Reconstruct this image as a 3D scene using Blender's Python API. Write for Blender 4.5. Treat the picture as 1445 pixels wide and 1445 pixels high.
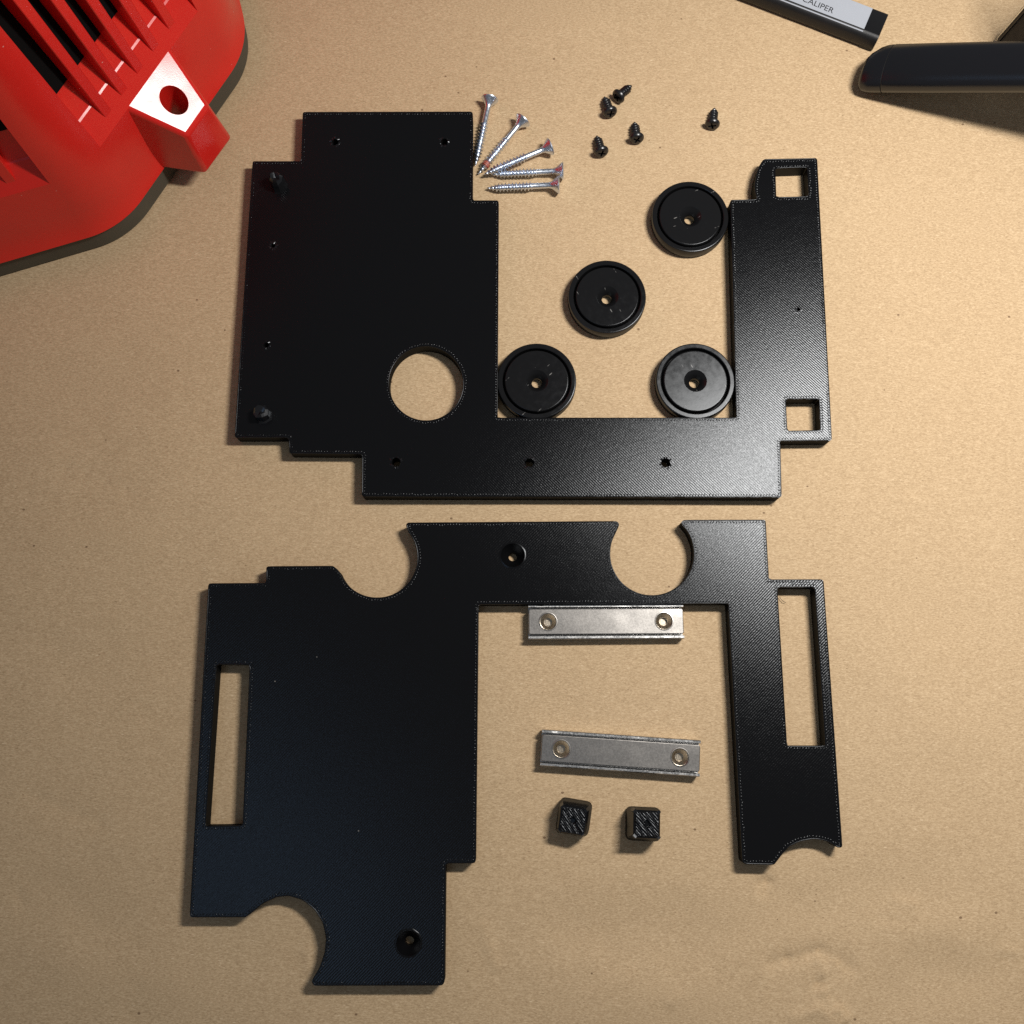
import bpy, bmesh, math, random
import numpy as np
from mathutils import Vector, Matrix

for o in list(bpy.data.objects):
    bpy.data.objects.remove(o, do_unlink=True)
S = bpy.context.scene
C = S.collection
MM = 0.001
random.seed(7)
rng = np.random.default_rng(11)
PI = math.pi

# ------------------------------------------------------------------ camera, world, lamps
PITCH = math.radians(11.2)
FPX, CPX, HCAM = 1440.0, 722.5, 400.0            # focal length in photo pixels, centre, camera height (mm)
cam = bpy.data.cameras.new('camera')
cam.sensor_width = 36
cam.lens = 36 * FPX / 1445
cam.clip_start, cam.clip_end = 0.01, 20
co = bpy.data.objects.new('camera', cam)
co.location = (0, 0, HCAM * MM)
co.rotation_euler = (PITCH, 0, 0)
C.objects.link(co)
S.camera = co

w = bpy.data.worlds.new('World')
S.world = w
w.use_nodes = True
w.node_tree.nodes['Background'].inputs[0].default_value = (0.92, 0.95, 1.0, 1)
w.node_tree.nodes['Background'].inputs[1].default_value = 0.125

LAMP = Vector((215, 188, 410))


def area(name, loc, target, size, power, col):
    l = bpy.data.lights.new(name, 'AREA')
    l.shape = 'DISK'
    l.size = size * MM
    l.energy = power
    l.color = col
    o = bpy.data.objects.new(name, l)
    o.location = Vector(loc) * MM
    o.rotation_euler = (Vector(target) - Vector(loc)).to_track_quat('-Z', 'Y').to_euler()
    C.objects.link(o)
    return o


strip = area('desk_lamp', LAMP, (215, 150, 0), 280, 2.66, (1.0, 0.965, 0.92))   # a desk lamp with a long LED bar
strip.rotation_euler = (math.radians(-5), 0, 0)
strip.data.shape = 'RECTANGLE'
strip.data.size, strip.data.size_y = 0.125, 0.034
area('room_light', (-350, -205, 900), (-60, 20, 0), 330, 0.32, (0.42, 0.66, 1.0))

S.cycles.use_denoising = False
S.view_settings.view_transform = 'Standard'
S.view_settings.look = 'None'
S.view_settings.exposure = 0
S.view_settings.gamma = 1


# ------------------------------------------------------------------ helpers
def ray(px, py):
    u, v = px - CPX, CPX - py
    c, s = math.cos(PITCH), math.sin(PITCH)
    return Vector((u, v * c + FPX * s, v * s - FPX * c))


CAM = Vector((0, 0, HCAM))


def at(px, py, z=0.0):
    """table-plan point (mm) seen at that photo pixel, at height z (mm)"""
    d = ray(px, py)
    return CAM + d * ((z - HCAM) / d.z)


def onpl(px, py, P, n):
    d = ray(px, py)
    return CAM + d * (n.dot(P - CAM) / n.dot(d))


def link(name, me, mat=None, parent=None, smooth=False):
    if mat:
        me.materials.append(mat)
    if smooth:
        me.polygons.foreach_set('use_smooth', [True] * len(me.polygons))
    o = bpy.data.objects.new(name, me)
    C.objects.link(o)
    if parent:
        o.parent = parent
    return o


def mesh(name, verts, faces):
    me = bpy.data.meshes.new(name)
    me.from_pydata([tuple(Vector(v) * MM) for v in verts], [], faces)
    me.update()
    return me


def fix(me, smooth_angle=None):
    bm = bmesh.new()
    bm.from_mesh(me)
    bmesh.ops.remove_doubles(bm, verts=bm.verts, dist=1e-6)
    bmesh.ops.recalc_face_normals(bm, faces=bm.faces)
    if smooth_angle is not None:
        for f in bm.faces:
            f.smooth = True
        for e in bm.edges:
            if len(e.link_faces) != 2 or e.calc_face_angle(0) > math.radians(smooth_angle):
                e.smooth = False
    bm.to_mesh(me)
    bm.free()
    return me


def thing(name, label, cat, loc=(0, 0, 0), rot=None, group=None):
    o = bpy.data.objects.new(name, None)
    o.empty_display_size = 0.005
    if rot is not None:
        o.matrix_world = Matrix.Translation(Vector(loc) * MM) @ rot.to_4x4()
    else:
        o.location = Vector(loc) * MM
    C.objects.link(o)
    o['label'] = label
    o['category'] = cat
    if group:
        o['group'] = group
    return o


def copy_tree(o, parent=None):
    c = o.copy()
    C.objects.link(c)
    if parent:
        c.parent = parent
    for ch in list(o.children):
        copy_tree(ch, c)
    return c


def lathe(name, prof, n=48, closed=False, axis='z', wob=0.0):
    """prof: (r, h) list turned about an axis"""
    v, f = [], []
    for (r, h) in prof:
        for k in range(n):
            a = 2 * PI * k / n
            x, y = r * math.cos(a), r * math.sin(a)
            v.append((h, x, y) if axis == 'x' else (x, y, h))
    m = len(prof)
    for i in range(m if closed else m - 1):
        j = (i + 1) % m
        for k in range(n):
            l = (k + 1) % n
            f.append((i * n + k, i * n + l, j * n + l, j * n + k))
    if not closed:
        if prof[0][0] > 1e-4:
            f.append(tuple(range(n)))
        if prof[-1][0] > 1e-4:
            f.append(tuple(reversed(range((m - 1) * n, m * n))))
    return fix(mesh(name, v, f), 32)


def prism(name, poly, z0, z1, smooth=30):
    n = len(poly)
    v = [(x, y, z0) for x, y in poly] + [(x, y, z1) for x, y in poly]
    f = [tuple(reversed(range(n))), tuple(range(n, 2 * n))]
    f += [(i, (i + 1) % n, n + (i + 1) % n, n + i) for i in range(n)]
    return fix(mesh(name, v, f), smooth)


def bevel_mesh(me, width, seg=2, angle=35):
    bm = bmesh.new()
    bm.from_mesh(me)
    es = [e for e in bm.edges if len(e.link_faces) == 2 and e.calc_face_angle(0) > math.radians(angle)]
    bmesh.ops.bevel(bm, geom=es, offset=width * MM, segments=seg, profile=0.5, affect='EDGES', clamp_overlap=True)
    bm.to_mesh(me)
    bm.free()
    return fix(me, 40)


def box(name, x0, x1, y0, y1, z0, z1, bev=0.0, seg=2):
    me = prism(name, [(x0, y0), (x1, y0), (x1, y1), (x0, y1)], z0, z1)
    return bevel_mesh(me, bev, seg) if bev else me


def fillet(pts, n=6):
    """pts: (x, y, radius) -> rounded closed polyline"""
    out = []
    m = len(pts)
    for i in range(m):
        p = Vector(pts[i][:2]); r = pts[i][2]
        a = Vector(pts[i - 1][:2]); b = Vector(pts[(i + 1) % m][:2])
        if r <= 0:
            out.append((p.x, p.y)); continue
        u, v = (a - p).normalized(), (b - p).normalized()
        ang = u.angle(v)
        t = min(r / math.tan(ang / 2), (a - p).length * .49, (b - p).length * .49)
        r2 = t * math.tan(ang / 2)
        c = p + (u + v).normalized() * (r2 / math.sin(ang / 2))
        s, e = p + u * t - c, p + v * t - c
        a0 = math.atan2(s.y, s.x); d = math.atan2(e.y, e.x) - a0
        while d > PI: d -= 2 * PI
        while d < -PI: d += 2 * PI
        for k in range(n + 1):
            th = a0 + d * k / n
            out.append((c.x + r2 * math.cos(th), c.y + r2 * math.sin(th)))
    return out


def tube(path, r, n=6, closed=True):
    """verts, faces of a tube along 3D points"""
    v, f = [], []
    m = len(path)
    P = [Vector(p) for p in path]
    for i in range(m):
        t = (P[(i + 1) % m] - P[i - 1]) if closed or 0 < i < m - 1 else (P[min(i + 1, m - 1)] - P[max(i - 1, 0)])
        t.normalize()
        s = t.cross(Vector((0, 0, 1)))
        if s.length < 1e-4: s = Vector((1, 0, 0))
        s.normalize()
        u = s.cross(t)
        for k in range(n):
            a = 2 * PI * k / n
            v.append(P[i] + s * (r * math.cos(a)) + u * (r * math.sin(a)))
    for i in range(m if closed else m - 1):
        j = (i + 1) % m
        for k in range(n):
            l = (k + 1) % n
            f.append((i * n + k, i * n + l, j * n + l, j * n + k))
    return v, f


def boolean(o, cutters):
    for c in cutters:
        md = o.modifiers.new('cut', 'BOOLEAN')
        md.operation = 'DIFFERENCE'; md.solver = 'EXACT'; md.object = c
    bpy.context.view_layer.update()
    dg = bpy.context.evaluated_depsgraph_get()
    me = bpy.data.meshes.new_from_object(o.evaluated_get(dg))
    o.modifiers.clear()
    o.data = me
    for c in cutters:
        bpy.data.objects.remove(c, do_unlink=True)


# ------------------------------------------------------------------ materials
def mat(name, col, rough=0.5, metal=0.0, spec=0.5):
    m = bpy.data.materials.new(name)
    m.use_nodes = True
    nt = m.node_tree
    b = nt.nodes['Principled BSDF']
    b.inputs['Base Color'].default_value = (*col, 1)
    b.inputs['Roughness'].default_value = rough
    b.inputs['Metallic'].default_value = metal
    b.inputs['Specular IOR Level'].default_value = spec
    return m, nt, b


class N:
    def __init__(s, nt): s.nt = nt
    def n(s, t, **k):
        x = s.nt.nodes.new(t)
        for a, b in k.items(): setattr(x, a, b)
        return x
    def l(s, a, b): s.nt.links.new(a, b)
    def coord(s, scale=(1, 1, 1), rot=(0, 0, 0)):
        t = s.n('ShaderNodeTexCoord'); m = s.n('ShaderNodeMapping')
        m.inputs['Scale'].default_value = scale; m.inputs['Rotation'].default_value = rot
        s.l(t.outputs['Object'], m.inputs['Vector'])
        return m.outputs['Vector']
    def noise(s, vec, scale, detail=2, rough=0.5):
        x = s.n('ShaderNodeTexNoise')
        x.inputs['Scale'].default_value = scale; x.inputs['Detail'].default_value = detail
        x.inputs['Roughness'].default_value = rough
        s.l(vec, x.inputs['Vector'])
        return x.outputs['Fac']
    def ramp(s, fac, stops):
        x = s.n('ShaderNodeValToRGB')
        e = x.color_ramp.elements
        while len(e) < len(stops): e.new(0.5)
        for k, (p, c) in enumerate(stops):
            e[k].position = p
            e[k].color = (*c, 1) if isinstance(c, tuple) else (c, c, c, 1)
        s.l(fac, x.inputs['Fac'])
        return x.outputs['Color']
    def mix(s, fac, a, b, mode='MIX'):
        x = s.n('ShaderNodeMix', data_type='RGBA', blend_type=mode)
        for val, sock in ((fac, x.inputs[0]), (a, x.inputs[6]), (b, x.inputs[7])):
            if isinstance(val, (int, float)): sock.default_value = val
            elif isinstance(val, tuple): sock.default_value = (*val, 1)
            else: s.l(val, sock)
        return x.outputs[2]
    def math(s, op, a, b=0.0):
        x = s.n('ShaderNodeMath', operation=op)
        for val, sock in ((a, x.inputs[0]), (b, x.inputs[1])):
            if isinstance(val, (int, float)): sock.default_value = val
            else: s.l(val, sock)
        return x.outputs[0]
    def bump(s, h, dist, strength=1.0, prev=None):
        x = s.n('ShaderNodeBump')
        x.inputs['Strength'].default_value = strength; x.inputs['Distance'].default_value = dist
        s.l(h, x.inputs['Height'])
        if prev is not None: s.l(prev, x.inputs['Normal'])
        return x.outputs['Normal']


def kraft_material():
    m, nt, b = mat('kraft', (.5, .35, .2), 0.78, 0, 0.35)
    g = N(nt)
    v = g.coord()
    big = g.noise(v, 22, 4, .55)
    mid = g.noise(g.coord((1, 1.7, 1), (0, 0, .1)), 95, 5, .65)
    f1 = g.noise(g.coord((1, 2.8, 1), (0, 0, .25)), 760, 4, .7)
    f2 = g.noise(g.coord((1, 2.6, 1), (0, 0, -.5)), 1300, 3, .65)
    c = g.ramp(big, [(.28, (.435, .295, .158)), (.72, (.545, .388, .218))])
    c = g.mix(.40, c, g.ramp(mid, [(.25, (.44, .29, .155)), (.75, (.63, .45, .27))]))
    c = g.mix(.66, c, g.ramp(f1, [(.31, (.23, .145, .075)), (.5, (.505, .36, .203)), (.69, (.83, .645, .42))]))
    c = g.mix(.42, c, g.ramp(f2, [(.3, (.34, .22, .115)), (.7, (.74, .55, .34))]))
    # dark flecks and pale fibres pressed into the sheet
    def flecks(scale, size, keep, rot, sx):
        vo = g.n('ShaderNodeTexVoronoi', feature='F1')
        vo.inputs['Scale'].default_value = scale
        g.l(g.coord((1, sx, 1), (0, 0, rot)), vo.inputs['Vector'])
        sep = g.n('ShaderNodeSeparateColor'); g.l(vo.outputs['Color'], sep.inputs[0])
        return g.math('MULTIPLY', g.math('LESS_THAN', vo.outputs['Distance'], size), g.math('LESS_THAN', sep.outputs[0], keep))
    c = g.mix(g.math('MULTIPLY', flecks(95, .055, .34, .4, 1.3), .8), c, (.16, .09, .045))
    c = g.mix(g.math('MULTIPLY', flecks(260, .11, .16, .9, 2.8), .6), c, (.2, .12, .06))
    c = g.mix(g.math('MULTIPLY', flecks(300, .12, .20, -.6, 3.2), .5), c, (.22, .13, .07))
    c = g.mix(g.math('MULTIPLY', flecks(170, .10, .18, .2, 4.0), .6), c, (.84, .66, .44))
    g.l(c, b.inputs['Base Color'])
    h = g.math('ADD', g.math('MULTIPLY', f1, .6), g.math('MULTIPLY', f2, .5))
    nn = g.bump(h, .00007, 1)
    nn = g.bump(g.noise(v, 45, 5, .55), .0006, .4, nn)
    g.l(nn, b.inputs['Normal'])
    return m


def glossy_shader(g, m, col, rough, normal, ior, cap=.12):
    """matt pigment under a smooth resin: Beckmann lobe over a diffuse base"""
    nt = m.node_tree
    nt.nodes.remove(nt.nodes['Principled BSDF'])
    d = g.n('ShaderNodeBsdfDiffuse'); q = g.n('ShaderNodeBsdfAnisotropic', distribution='BECKMANN')
    fr = g.n('ShaderNodeFresnel'); fr.inputs['IOR'].default_value = ior
    mx = g.n('ShaderNodeMixShader')
    for val, sock in ((col, d.inputs['Color']), (rough, q.inputs['Roughness'])):
        if isinstance(val, tuple): sock.default_value = (*val, 1)
        elif isinstance(val, (int, float)): sock.default_value = val
        else: g.l(val, sock)
    q.inputs['Color'].default_value = (.92, .96, 1, 1)
    if normal is not None:
        g.l(normal, d.inputs['Normal']); g.l(normal, q.inputs['Normal'])
    g.l(g.math('MINIMUM', fr.outputs[0], cap), mx.inputs[0]); g.l(d.outputs[0], mx.inputs[1]); g.l(q.outputs[0], mx.inputs[2])
    g.l(mx.outputs[0], nt.nodes['Material Output'].inputs['Surface'])


def printed_material(name='black_print', ang=PI / 4, period=.82, amp=.000030, rough=.29, ior=1.40):
    m, nt, b = mat(name, (.004, .004, .0045), rough)
    g = N(nt)
    wv = g.n('ShaderNodeTexWave', wave_type='BANDS', bands_direction='X', wave_profile='SIN')
    wv.inputs['Scale'].default_value = .31416 / (period * MM)
    wv.inputs['Distortion'].default_value = 1.3
    wv.inputs['Detail'].default_value = 2
    wv.inputs['Detail Scale'].default_value = 1.6
    g.l(g.coord((1, 1, 1), (0, 0, ang)), wv.inputs['Vector'])
    v = g.coord()
    n1 = g.noise(v, 1500, 2, .6)
    h = g.math('ADD', wv.outputs['Fac'], g.math('MULTIPLY', n1, 1.0))
    nn = g.bump(h, amp, 1)
    nn = g.bump(g.noise(v, 9, 1, .4), .0004, .4, nn)
    r = g.ramp(g.noise(v, 260, 4, .6), [(.3, rough - .008), (.7, rough + .008)])
    sp = g.n('ShaderNodeTexVoronoi', feature='F1'); sp.inputs['Scale'].default_value = 120
    g.l(v, sp.inputs['Vector'])
    se = g.n('ShaderNodeSeparateColor'); g.l(sp.outputs['Color'], se.inputs[0])
    dust = g.math('MULTIPLY', g.math('LESS_THAN', sp.outputs['Distance'], .03), g.math('LESS_THAN', se.outputs[0], .22))
    c = g.mix(g.math('MULTIPLY', dust, .5), (.004, .004, .0045), (.35, .33, .3))
    glossy_shader(g, m, c, r, nn, ior)
    return m


def filament(name, rough, ior, col=(.0045, .0045, .005), cap=.12):
    m, nt, b = mat(name, col, rough)
    g = N(nt)
    nn = g.bump(g.noise(g.coord((1, 1, 3)), 1400, 3, .6), .000012, 1)
    glossy_shader(g, m, col, rough, nn, ior, cap)
    return m


def scratched_black(name='black_coating', rough=.29):
    m, nt, b = mat(name, (.007, .007, .0075), rough)
    g = N(nt)
    v = g.coord()
    r = g.ramp(g.noise(v, 350, 4, .6), [(.35, rough - .02), (.7, rough + .03)])
    scr = None
    for rot, sc in ((.5, 55), (1.9, 70), (2.7, 48), (1.1, 90)):
        vo = g.n('ShaderNodeTexVoronoi', feature='F1'); vo.inputs['Scale'].default_value = sc
        g.l(g.coord((1, 9, 1), (0, 0, rot)), vo.inputs['Vector'])
        se = g.n('ShaderNodeSeparateColor'); g.l(vo.outputs['Color'], se.inputs[0])
        a = g.math('MULTIPLY', g.math('LESS_THAN', vo.outputs['Distance'], .085), g.math('LESS_THAN', se.outputs[0], .13))
        scr = a if scr is None else g.math('MAXIMUM', scr, a)
    scr = g.math('MULTIPLY', scr, g.ramp(g.noise(v, 700, 3, .6), [(.40, 0.0), (.62, .6)]))
    c = g.mix(scr, (.008, .008, .0085), (.42, .41, .39))
    nn = g.bump(g.noise(v, 900, 3, .6), .000006, 1)
    nn = g.bump(g.noise(v, 60, 2, .5), .00008, .5, nn)
    glossy_shader(g, m, c, r, nn, 1.38)
    return m


def metal_material(name, col, rough, grain=600, amp=.00003, var=.12, wave=0):
    m, nt, b = mat(name, col, rough, 1.0, .5)
    g = N(nt)
    v = g.coord()
    n = g.noise(v, grain, 4, .65)
    g.l(g.ramp(n, [(.3, max(.05, rough - var)), (.7, rough + var)]), b.inputs['Roughness'])
    g.l(g.ramp(g.noise(v, grain * .6, 4, .7), [(.3, tuple(c * .88 for c in col)), (.7, col)]), b.inputs['Base Color'])
    nn = g.bump(n, amp, 1)
    if wave: nn = g.bump(g.noise(v, 38, 2, .5), wave, 1, nn)
    g.l(nn, b.inputs['Normal'])
    return m


def plastic(name, col, rough, spec=.5, grain=1500, amp=.00002, var=.12, dust=0):
    m, nt, b = mat(name, col, rough, 0, spec)
    g = N(nt)
    v = g.coord()
    g.l(g.bump(g.noise(v, grain, 2, .5), amp, 1), b.inputs['Normal'])
    c = g.ramp(g.noise(v, 45, 4, .6), [(.3, tuple(c * (1 - var) for c in col)), (.7, col)])
    if dust:
        vo = g.n('ShaderNodeTexVoronoi', feature='F1'); vo.inputs['Scale'].default_value = 150
        g.l(g.coord((1, 1, 1.6), (.3, .2, .5)), vo.inputs['Vector'])
        se = g.n('ShaderNodeSeparateColor'); g.l(vo.outputs['Color'], se.inputs[0])
        k = g.math('MULTIPLY', g.math('LESS_THAN', vo.outputs['Distance'], .05), g.math('LESS_THAN', se.outputs[0], dust))
        c = g.mix(g.math('MULTIPLY', k, .45), c, (.75, .62, .55))
    g.l(c, b.inputs['Base Color'])
    g.l(g.ramp(g.noise(v, 120, 4, .6), [(.3, rough - .03), (.7, rough + .05)]), b.inputs['Roughness'])
    return m


M = {
    'kraft': kraft_material(),
    'print_a': printed_material('black_print', -PI / 4),
    'print_b': printed_material('black_print_cross', PI / 4),
    'stitch': filament('black_filament', .30, 1.36),
    'side': filament('black_layer_lines', .5, 1.3, (.006, .006, .006), .03),
    'torn': filament('torn_filament', .30, 1.55, (.010, .010, .011), .2),
    'coat': scratched_black(),
    'nickel': metal_material('nickel_plate', (.44, .42, .395), .30, 1500, .000006, .03, .0006),
    'steel': metal_material('rolled_steel', (.62, .62, .61), .30, 1200, .000008),
    'zinc': metal_material('zinc_plate', (.80, .87, .98), .34, 900, .000008),
    'oxide': plastic('black_oxide', (.010, .010, .011), .3, .6),
    'red': plastic('red_plastic', (.70, .020, .014), .24, .5, 2200, .000010, .08, .3),
    'void': plastic('vent_void', (.004, .004, .004), .8, .1),  # near-black colour for the shade inside the vents
    'base': plastic('grey_base', (.085, .075, .055), .6, .3),
    'rubber': plastic('black_rubber', (.012, .012, .012), .7, .3),
    'black': plastic('black_plastic', (.009, .009, .010), .46, .35, 1800, .00004),
    'grip': filament('grip_plastic', .32, 1.6, (.006, .006, .0075), .16),
    'label': plastic('grey_label', (.40, .425, .47), .5, .5, 1200, .00004, .05),
    'ink': plastic('label_ink', (.02, .02, .022), .6, .3),
    'redpaint': plastic('red_paint', (.42, .10, .06), .5, .5),
    'nickel_reflection': metal_material('hole_reflection', (.62, .54, .43), .30, 1500, .00001),  # nickel with the paper's warm reflection put into its colour
    'fluff': plastic('grey_fibre', (.10, .08, .06), .7, .2),
    'palefluff': plastic('pale_fibre', (.72, .56, .38), .7, .2),
}
cm, cnt, cb = mat('clear_plastic', (.92, .93, .9), .06)
cb.inputs['Transmission Weight'].default_value = 1.0
cb.inputs['IOR'].default_value = 1.47
M['clear'] = cm


# ------------------------------------------------------------------ the paper-covered bench (setting)
def paper():
    x = np.arange(-430, 430.1, 1.4); y = np.arange(-240, 640.1, 1.4)
    X, Y = np.meshgrid(x, y)
    H = np.zeros_like(X)
    def vnoise(sc, seed):
        r = np.random.default_rng(seed)
        G = r.random((int(1000 / sc) + 4, int(1000 / sc) + 4))
        u, v = (X + 440) / sc, (Y + 250) / sc
        i, j = u.astype(int), v.astype(int)
        fu, fv = u - i, v - j
        fu, fv = fu * fu * (3 - 2 * fu), fv * fv * (3 - 2 * fv)
        return (G[j, i] * (1 - fu) + G[j, i + 1] * fu) * (1 - fv) + (G[j + 1, i] * (1 - fu) + G[j + 1, i + 1] * fu) * fv
    wob = 3 * (vnoise(18, 8) - .5) + 1.4 * (vnoise(7, 9) - .5)
    H += .75 * vnoise(64, 1) + .34 * vnoise(25, 2) + .13 * vnoise(10, 3) + .05 * vnoise(4.5, 4)
    H -= 1.29
    H = np.minimum(H, -0.02)
    def crease(p, q, h, wd, soft=False):
        a, b = at(*p), at(*q)
        d = Vector((b.x - a.x, b.y - a.y)); L = d.length; d /= L
        s = (X - a.x) * d.x + (Y - a.y) * d.y
        t = -(X - a.x) * d.y + (Y - a.y) * d.x + wob * (2.2 if soft else .35)
        env = np.clip(np.minimum(s, L - s) / (L * (.4 if soft else .2)), 0, 1)
        env = env * env * (3 - 2 * env)
        if soft: return h * env * np.exp(-(t / wd) ** 2)
        jag = 1 + .35 * np.sin(s * 1.1) * np.sin(s * .37 + 1)
        return 1.15 * h * jag * env * np.exp(-np.abs(t) / wd)
    # sharp creases
    for p, q, h, wd in (((1075, 1366), (1172, 1342), -1.3, 2.6), ((1148, 1340), (1215, 1374), -1.1, 3.0),
                        ((1150, 1348), (1168, 1384), .9, 2.0), ((1156, 1392), (1196, 1450), 1.3, 2.0),
                        ((1166, 1400), (1186, 1440), -1.0, 1.7), ((1172, 1352), (1186, 1372), .9, 1.1), ((1180, 1420), (1200, 1445), .9, 1.0), ((1150, 1385), (1160, 1394), -.9, 1.1), ((1228, 1296), (1300, 1304), -.4, 1.2), ((1146, 1414), (1190, 1456), 1.0, 2.0),
                        ((1110, 1440), (1165, 1424), .7, 1.8), ((1255, 1270), (1300, 1279), .7, 1.3),
                        ((1065, 1249), (1098, 1246), -.7, 1.4), ((1083, 1236), (1081, 1270), -1.0, 1.2),
                        ((1405, 1338), (1445, 1347), .6, 1.3), ((20, 1110), (160, 1172), -.4, 4),
                        ((60, 650), (210, 705), -.35, 6), ((431, 1334), (436, 1376), .5, 1.0),
                        ((690, 1330), (705, 1372), .5, 1.6), ((678, 1300), (694, 1340), .4, 1.8), ((940, 1420), (966, 1400), .5, 1.6),
                        ((20, 1255), (32, 1285), -.35, 1.2), ((1250, 700), (1330, 712), .25, 1.5), ((1300, 480), (1390, 470), -.25, 2)):
        H += crease(p, q, h, wd)
    # broad soft waves in the sheet
    for p, q, h, wd in (((660, 1310), (1130, 1320), -1.3, 12), ((700, 1400), (1120, 1410), 1.0, 14), ((1000, 1290), (1445, 1250), -1.0, 12),
                        ((1150, 1310), (1460, 1300), .9, 11), ((1180, 1400), (1460, 1370), -1.1, 12), ((-20, 1240), (260, 1330), -.9, 14),
                        ((-20, 1340), (420, 1420), .9, 15), ((-20, 900), (240, 960), -.6, 15), ((-20, 560), (300, 500), -.6, 15), ((400, 70), (1050, 60), -.6, 14),
                        ((420, 30), (1000, 20), .6, 14), ((1190, 300), (1460, 330), -.7, 14), ((1200, 840), (1460, 900), -.7, 15), ((1210, 1000), (1460, 1060), .6, 14),
                        ((-20, 780), (260, 740), .5, 13)):
        H += crease(p, q, h, wd, True)
    nx, ny = len(x), len(y)
    V = np.stack([X, Y, H], -1).reshape(-1, 3) * MM
    idx = np.arange(nx * ny).reshape(ny, nx)
    F = np.stack([idx[:-1, :-1], idx[:-1, 1:], idx[1:, 1:], idx[1:, :-1]], -1).reshape(-1, 4)
    me = bpy.data.meshes.new('paper_surface')
    me.vertices.add(len(V)); me.vertices.foreach_set('co', V.astype(np.float32).ravel())
    me.loops.add(F.size); me.loops.foreach_set('vertex_index', F.astype(np.int32).ravel())
    me.polygons.add(len(F)); me.polygons.foreach_set('loop_start', np.arange(0, F.size, 4, dtype=np.int32))
    me.polygons.foreach_set('loop_total', np.full(len(F), 4, np.int32))
    me.update(calc_edges=True)
    o = link('ground_paper', me, M['kraft'], smooth=True)
    o['kind'] = 'structure'
    return o


paper()


# ------------------------------------------------------------------ printed plates
TH = 6.5


def circle_px(cx, cy, r, a0=0, a1=360, n=48, full=True):
    k = n if full else n + 1
    return [(cx + r * math.cos(math.radians(a0 + (a1 - a0) * i / n)), cy + r * math.sin(math.radians(a0 + (a1 - a0) * i / n))) for i in range(k)]


def plan(pts, z=TH):
    """(px, py[, fillet mm]) -> rounded plan outline in mm"""
    q = []
    for p in pts:
        a = at(p[0], p[1], z)
        q.append((a.x, a.y, p[2] if len(p) > 2 else 0))
    return fillet(q)


def plate_body(name, loops, h, m, parent):
    cu = bpy.data.curves.new(name, 'CURVE')
    cu.dimensions = '2D'; cu.fill_mode = 'BOTH'; cu.extrude = h / 2 * MM
    for lp in loops:
        sp = cu.splines.new('POLY'); sp.points.add(len(lp) - 1); sp.use_cyclic_u = True
        for k, (x, y) in enumerate(lp): sp.points[k].co = (x * MM, y * MM, 0, 1)
    t = bpy.data.objects.new('tmp', cu); C.objects.link(t)
    bpy.context.view_layer.update()
    me = bpy.data.meshes.new_from_object(t.evaluated_get(bpy.context.evaluated_depsgraph_get()))
    bpy.data.objects.remove(t, do_unlink=True)
    me.materials.clear()
    for v in me.vertices: v.co.z += h / 2 * MM
    o = link(name, me, m, parent)
    me.materials.append(M['side'])
    for f in me.polygons:
        if abs(f.normal.z) < .5: f.material_index = 1
    return o


def sarea(lp):
    return sum(lp[i - 1][0] * lp[i][1] - lp[i][0] * lp[i - 1][1] for i in range(len(lp))) / 2


def inset(lp, d, outer):
    """move a loop into the material"""
    sgn = 1 if sarea(lp) > 0 else -1
    if not outer: sgn = -sgn
    out = []
    n = len(lp)
    for i in range(n):
        a, p, b = Vector(lp[i - 1]), Vector(lp[i]), Vector(lp[(i + 1) % n])
        t1, t2 = (p - a), (b - p)
        if t1.length < 1e-6: t1 = t2
        if t2.length < 1e-6: t2 = t1
        n1 = Vector((-t1.y, t1.x)).normalized(); n2 = Vector((-t2.y, t2.x)).normalized()
        nn = (n1 + n2)
        if nn.length < 1e-6: nn = n1
        nn.normalize()
        k = max(.5, nn.dot(n1))
        out.append(tuple(p + nn * (sgn * d / k)))
    return out


def resample(lp, step):
    pts = []
    n = len(lp)
    carry = 0
    for i in range(n):
        a, b = Vector(lp[i]), Vector(lp[(i + 1) % n])
        L = (b - a).length
        s = carry
        while s < L:
            pts.append((a + (b - a) * (s / L), (b - a).normalized())); s += step
        carry = s - L
    return pts


def stitches(loops, z, parent):
    """ends of the fill lines where they turn round against the perimeter"""
    V, F = [], []
    for li, lp in enumerate(loops):
        ins = inset(lp, .95, li == 0)
        for p, t in resample(ins, 1.12):
            sgn = random.choice((1, 1, 1, -1))
            a = math.atan2(t.y, t.x) + sgn * .85 + random.uniform(-.25, .25)
            d = Vector((math.cos(a), math.sin(a))); q = Vector((-d.y, d.x))
            L, wd, h = random.uniform(.5, .8), random.uniform(.24, .36), random.uniform(.12, .26)
            b = len(V)
            p = p + q * random.uniform(-.12, .12)
            V += [(*(p - d * L), z - .03), (*(p + q * wd), z - .03), (*(p + d * L), z - .03), (*(p - q * wd), z - .03),
                  (*(p - d * L * .35), z + h), (*(p + d * L * .35), z + h)]
            F += [(b, b + 3, b + 4), (b + 3, b + 2, b + 5, b + 4), (b + 2, b + 1, b + 5), (b + 1, b, b + 4, b + 5)]
    o = link('edge_stitching', fix(mesh('edge_stitching', V, F)), M['stitch'], parent, True)
    o['kind'] = 'stuff'
    return o


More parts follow.
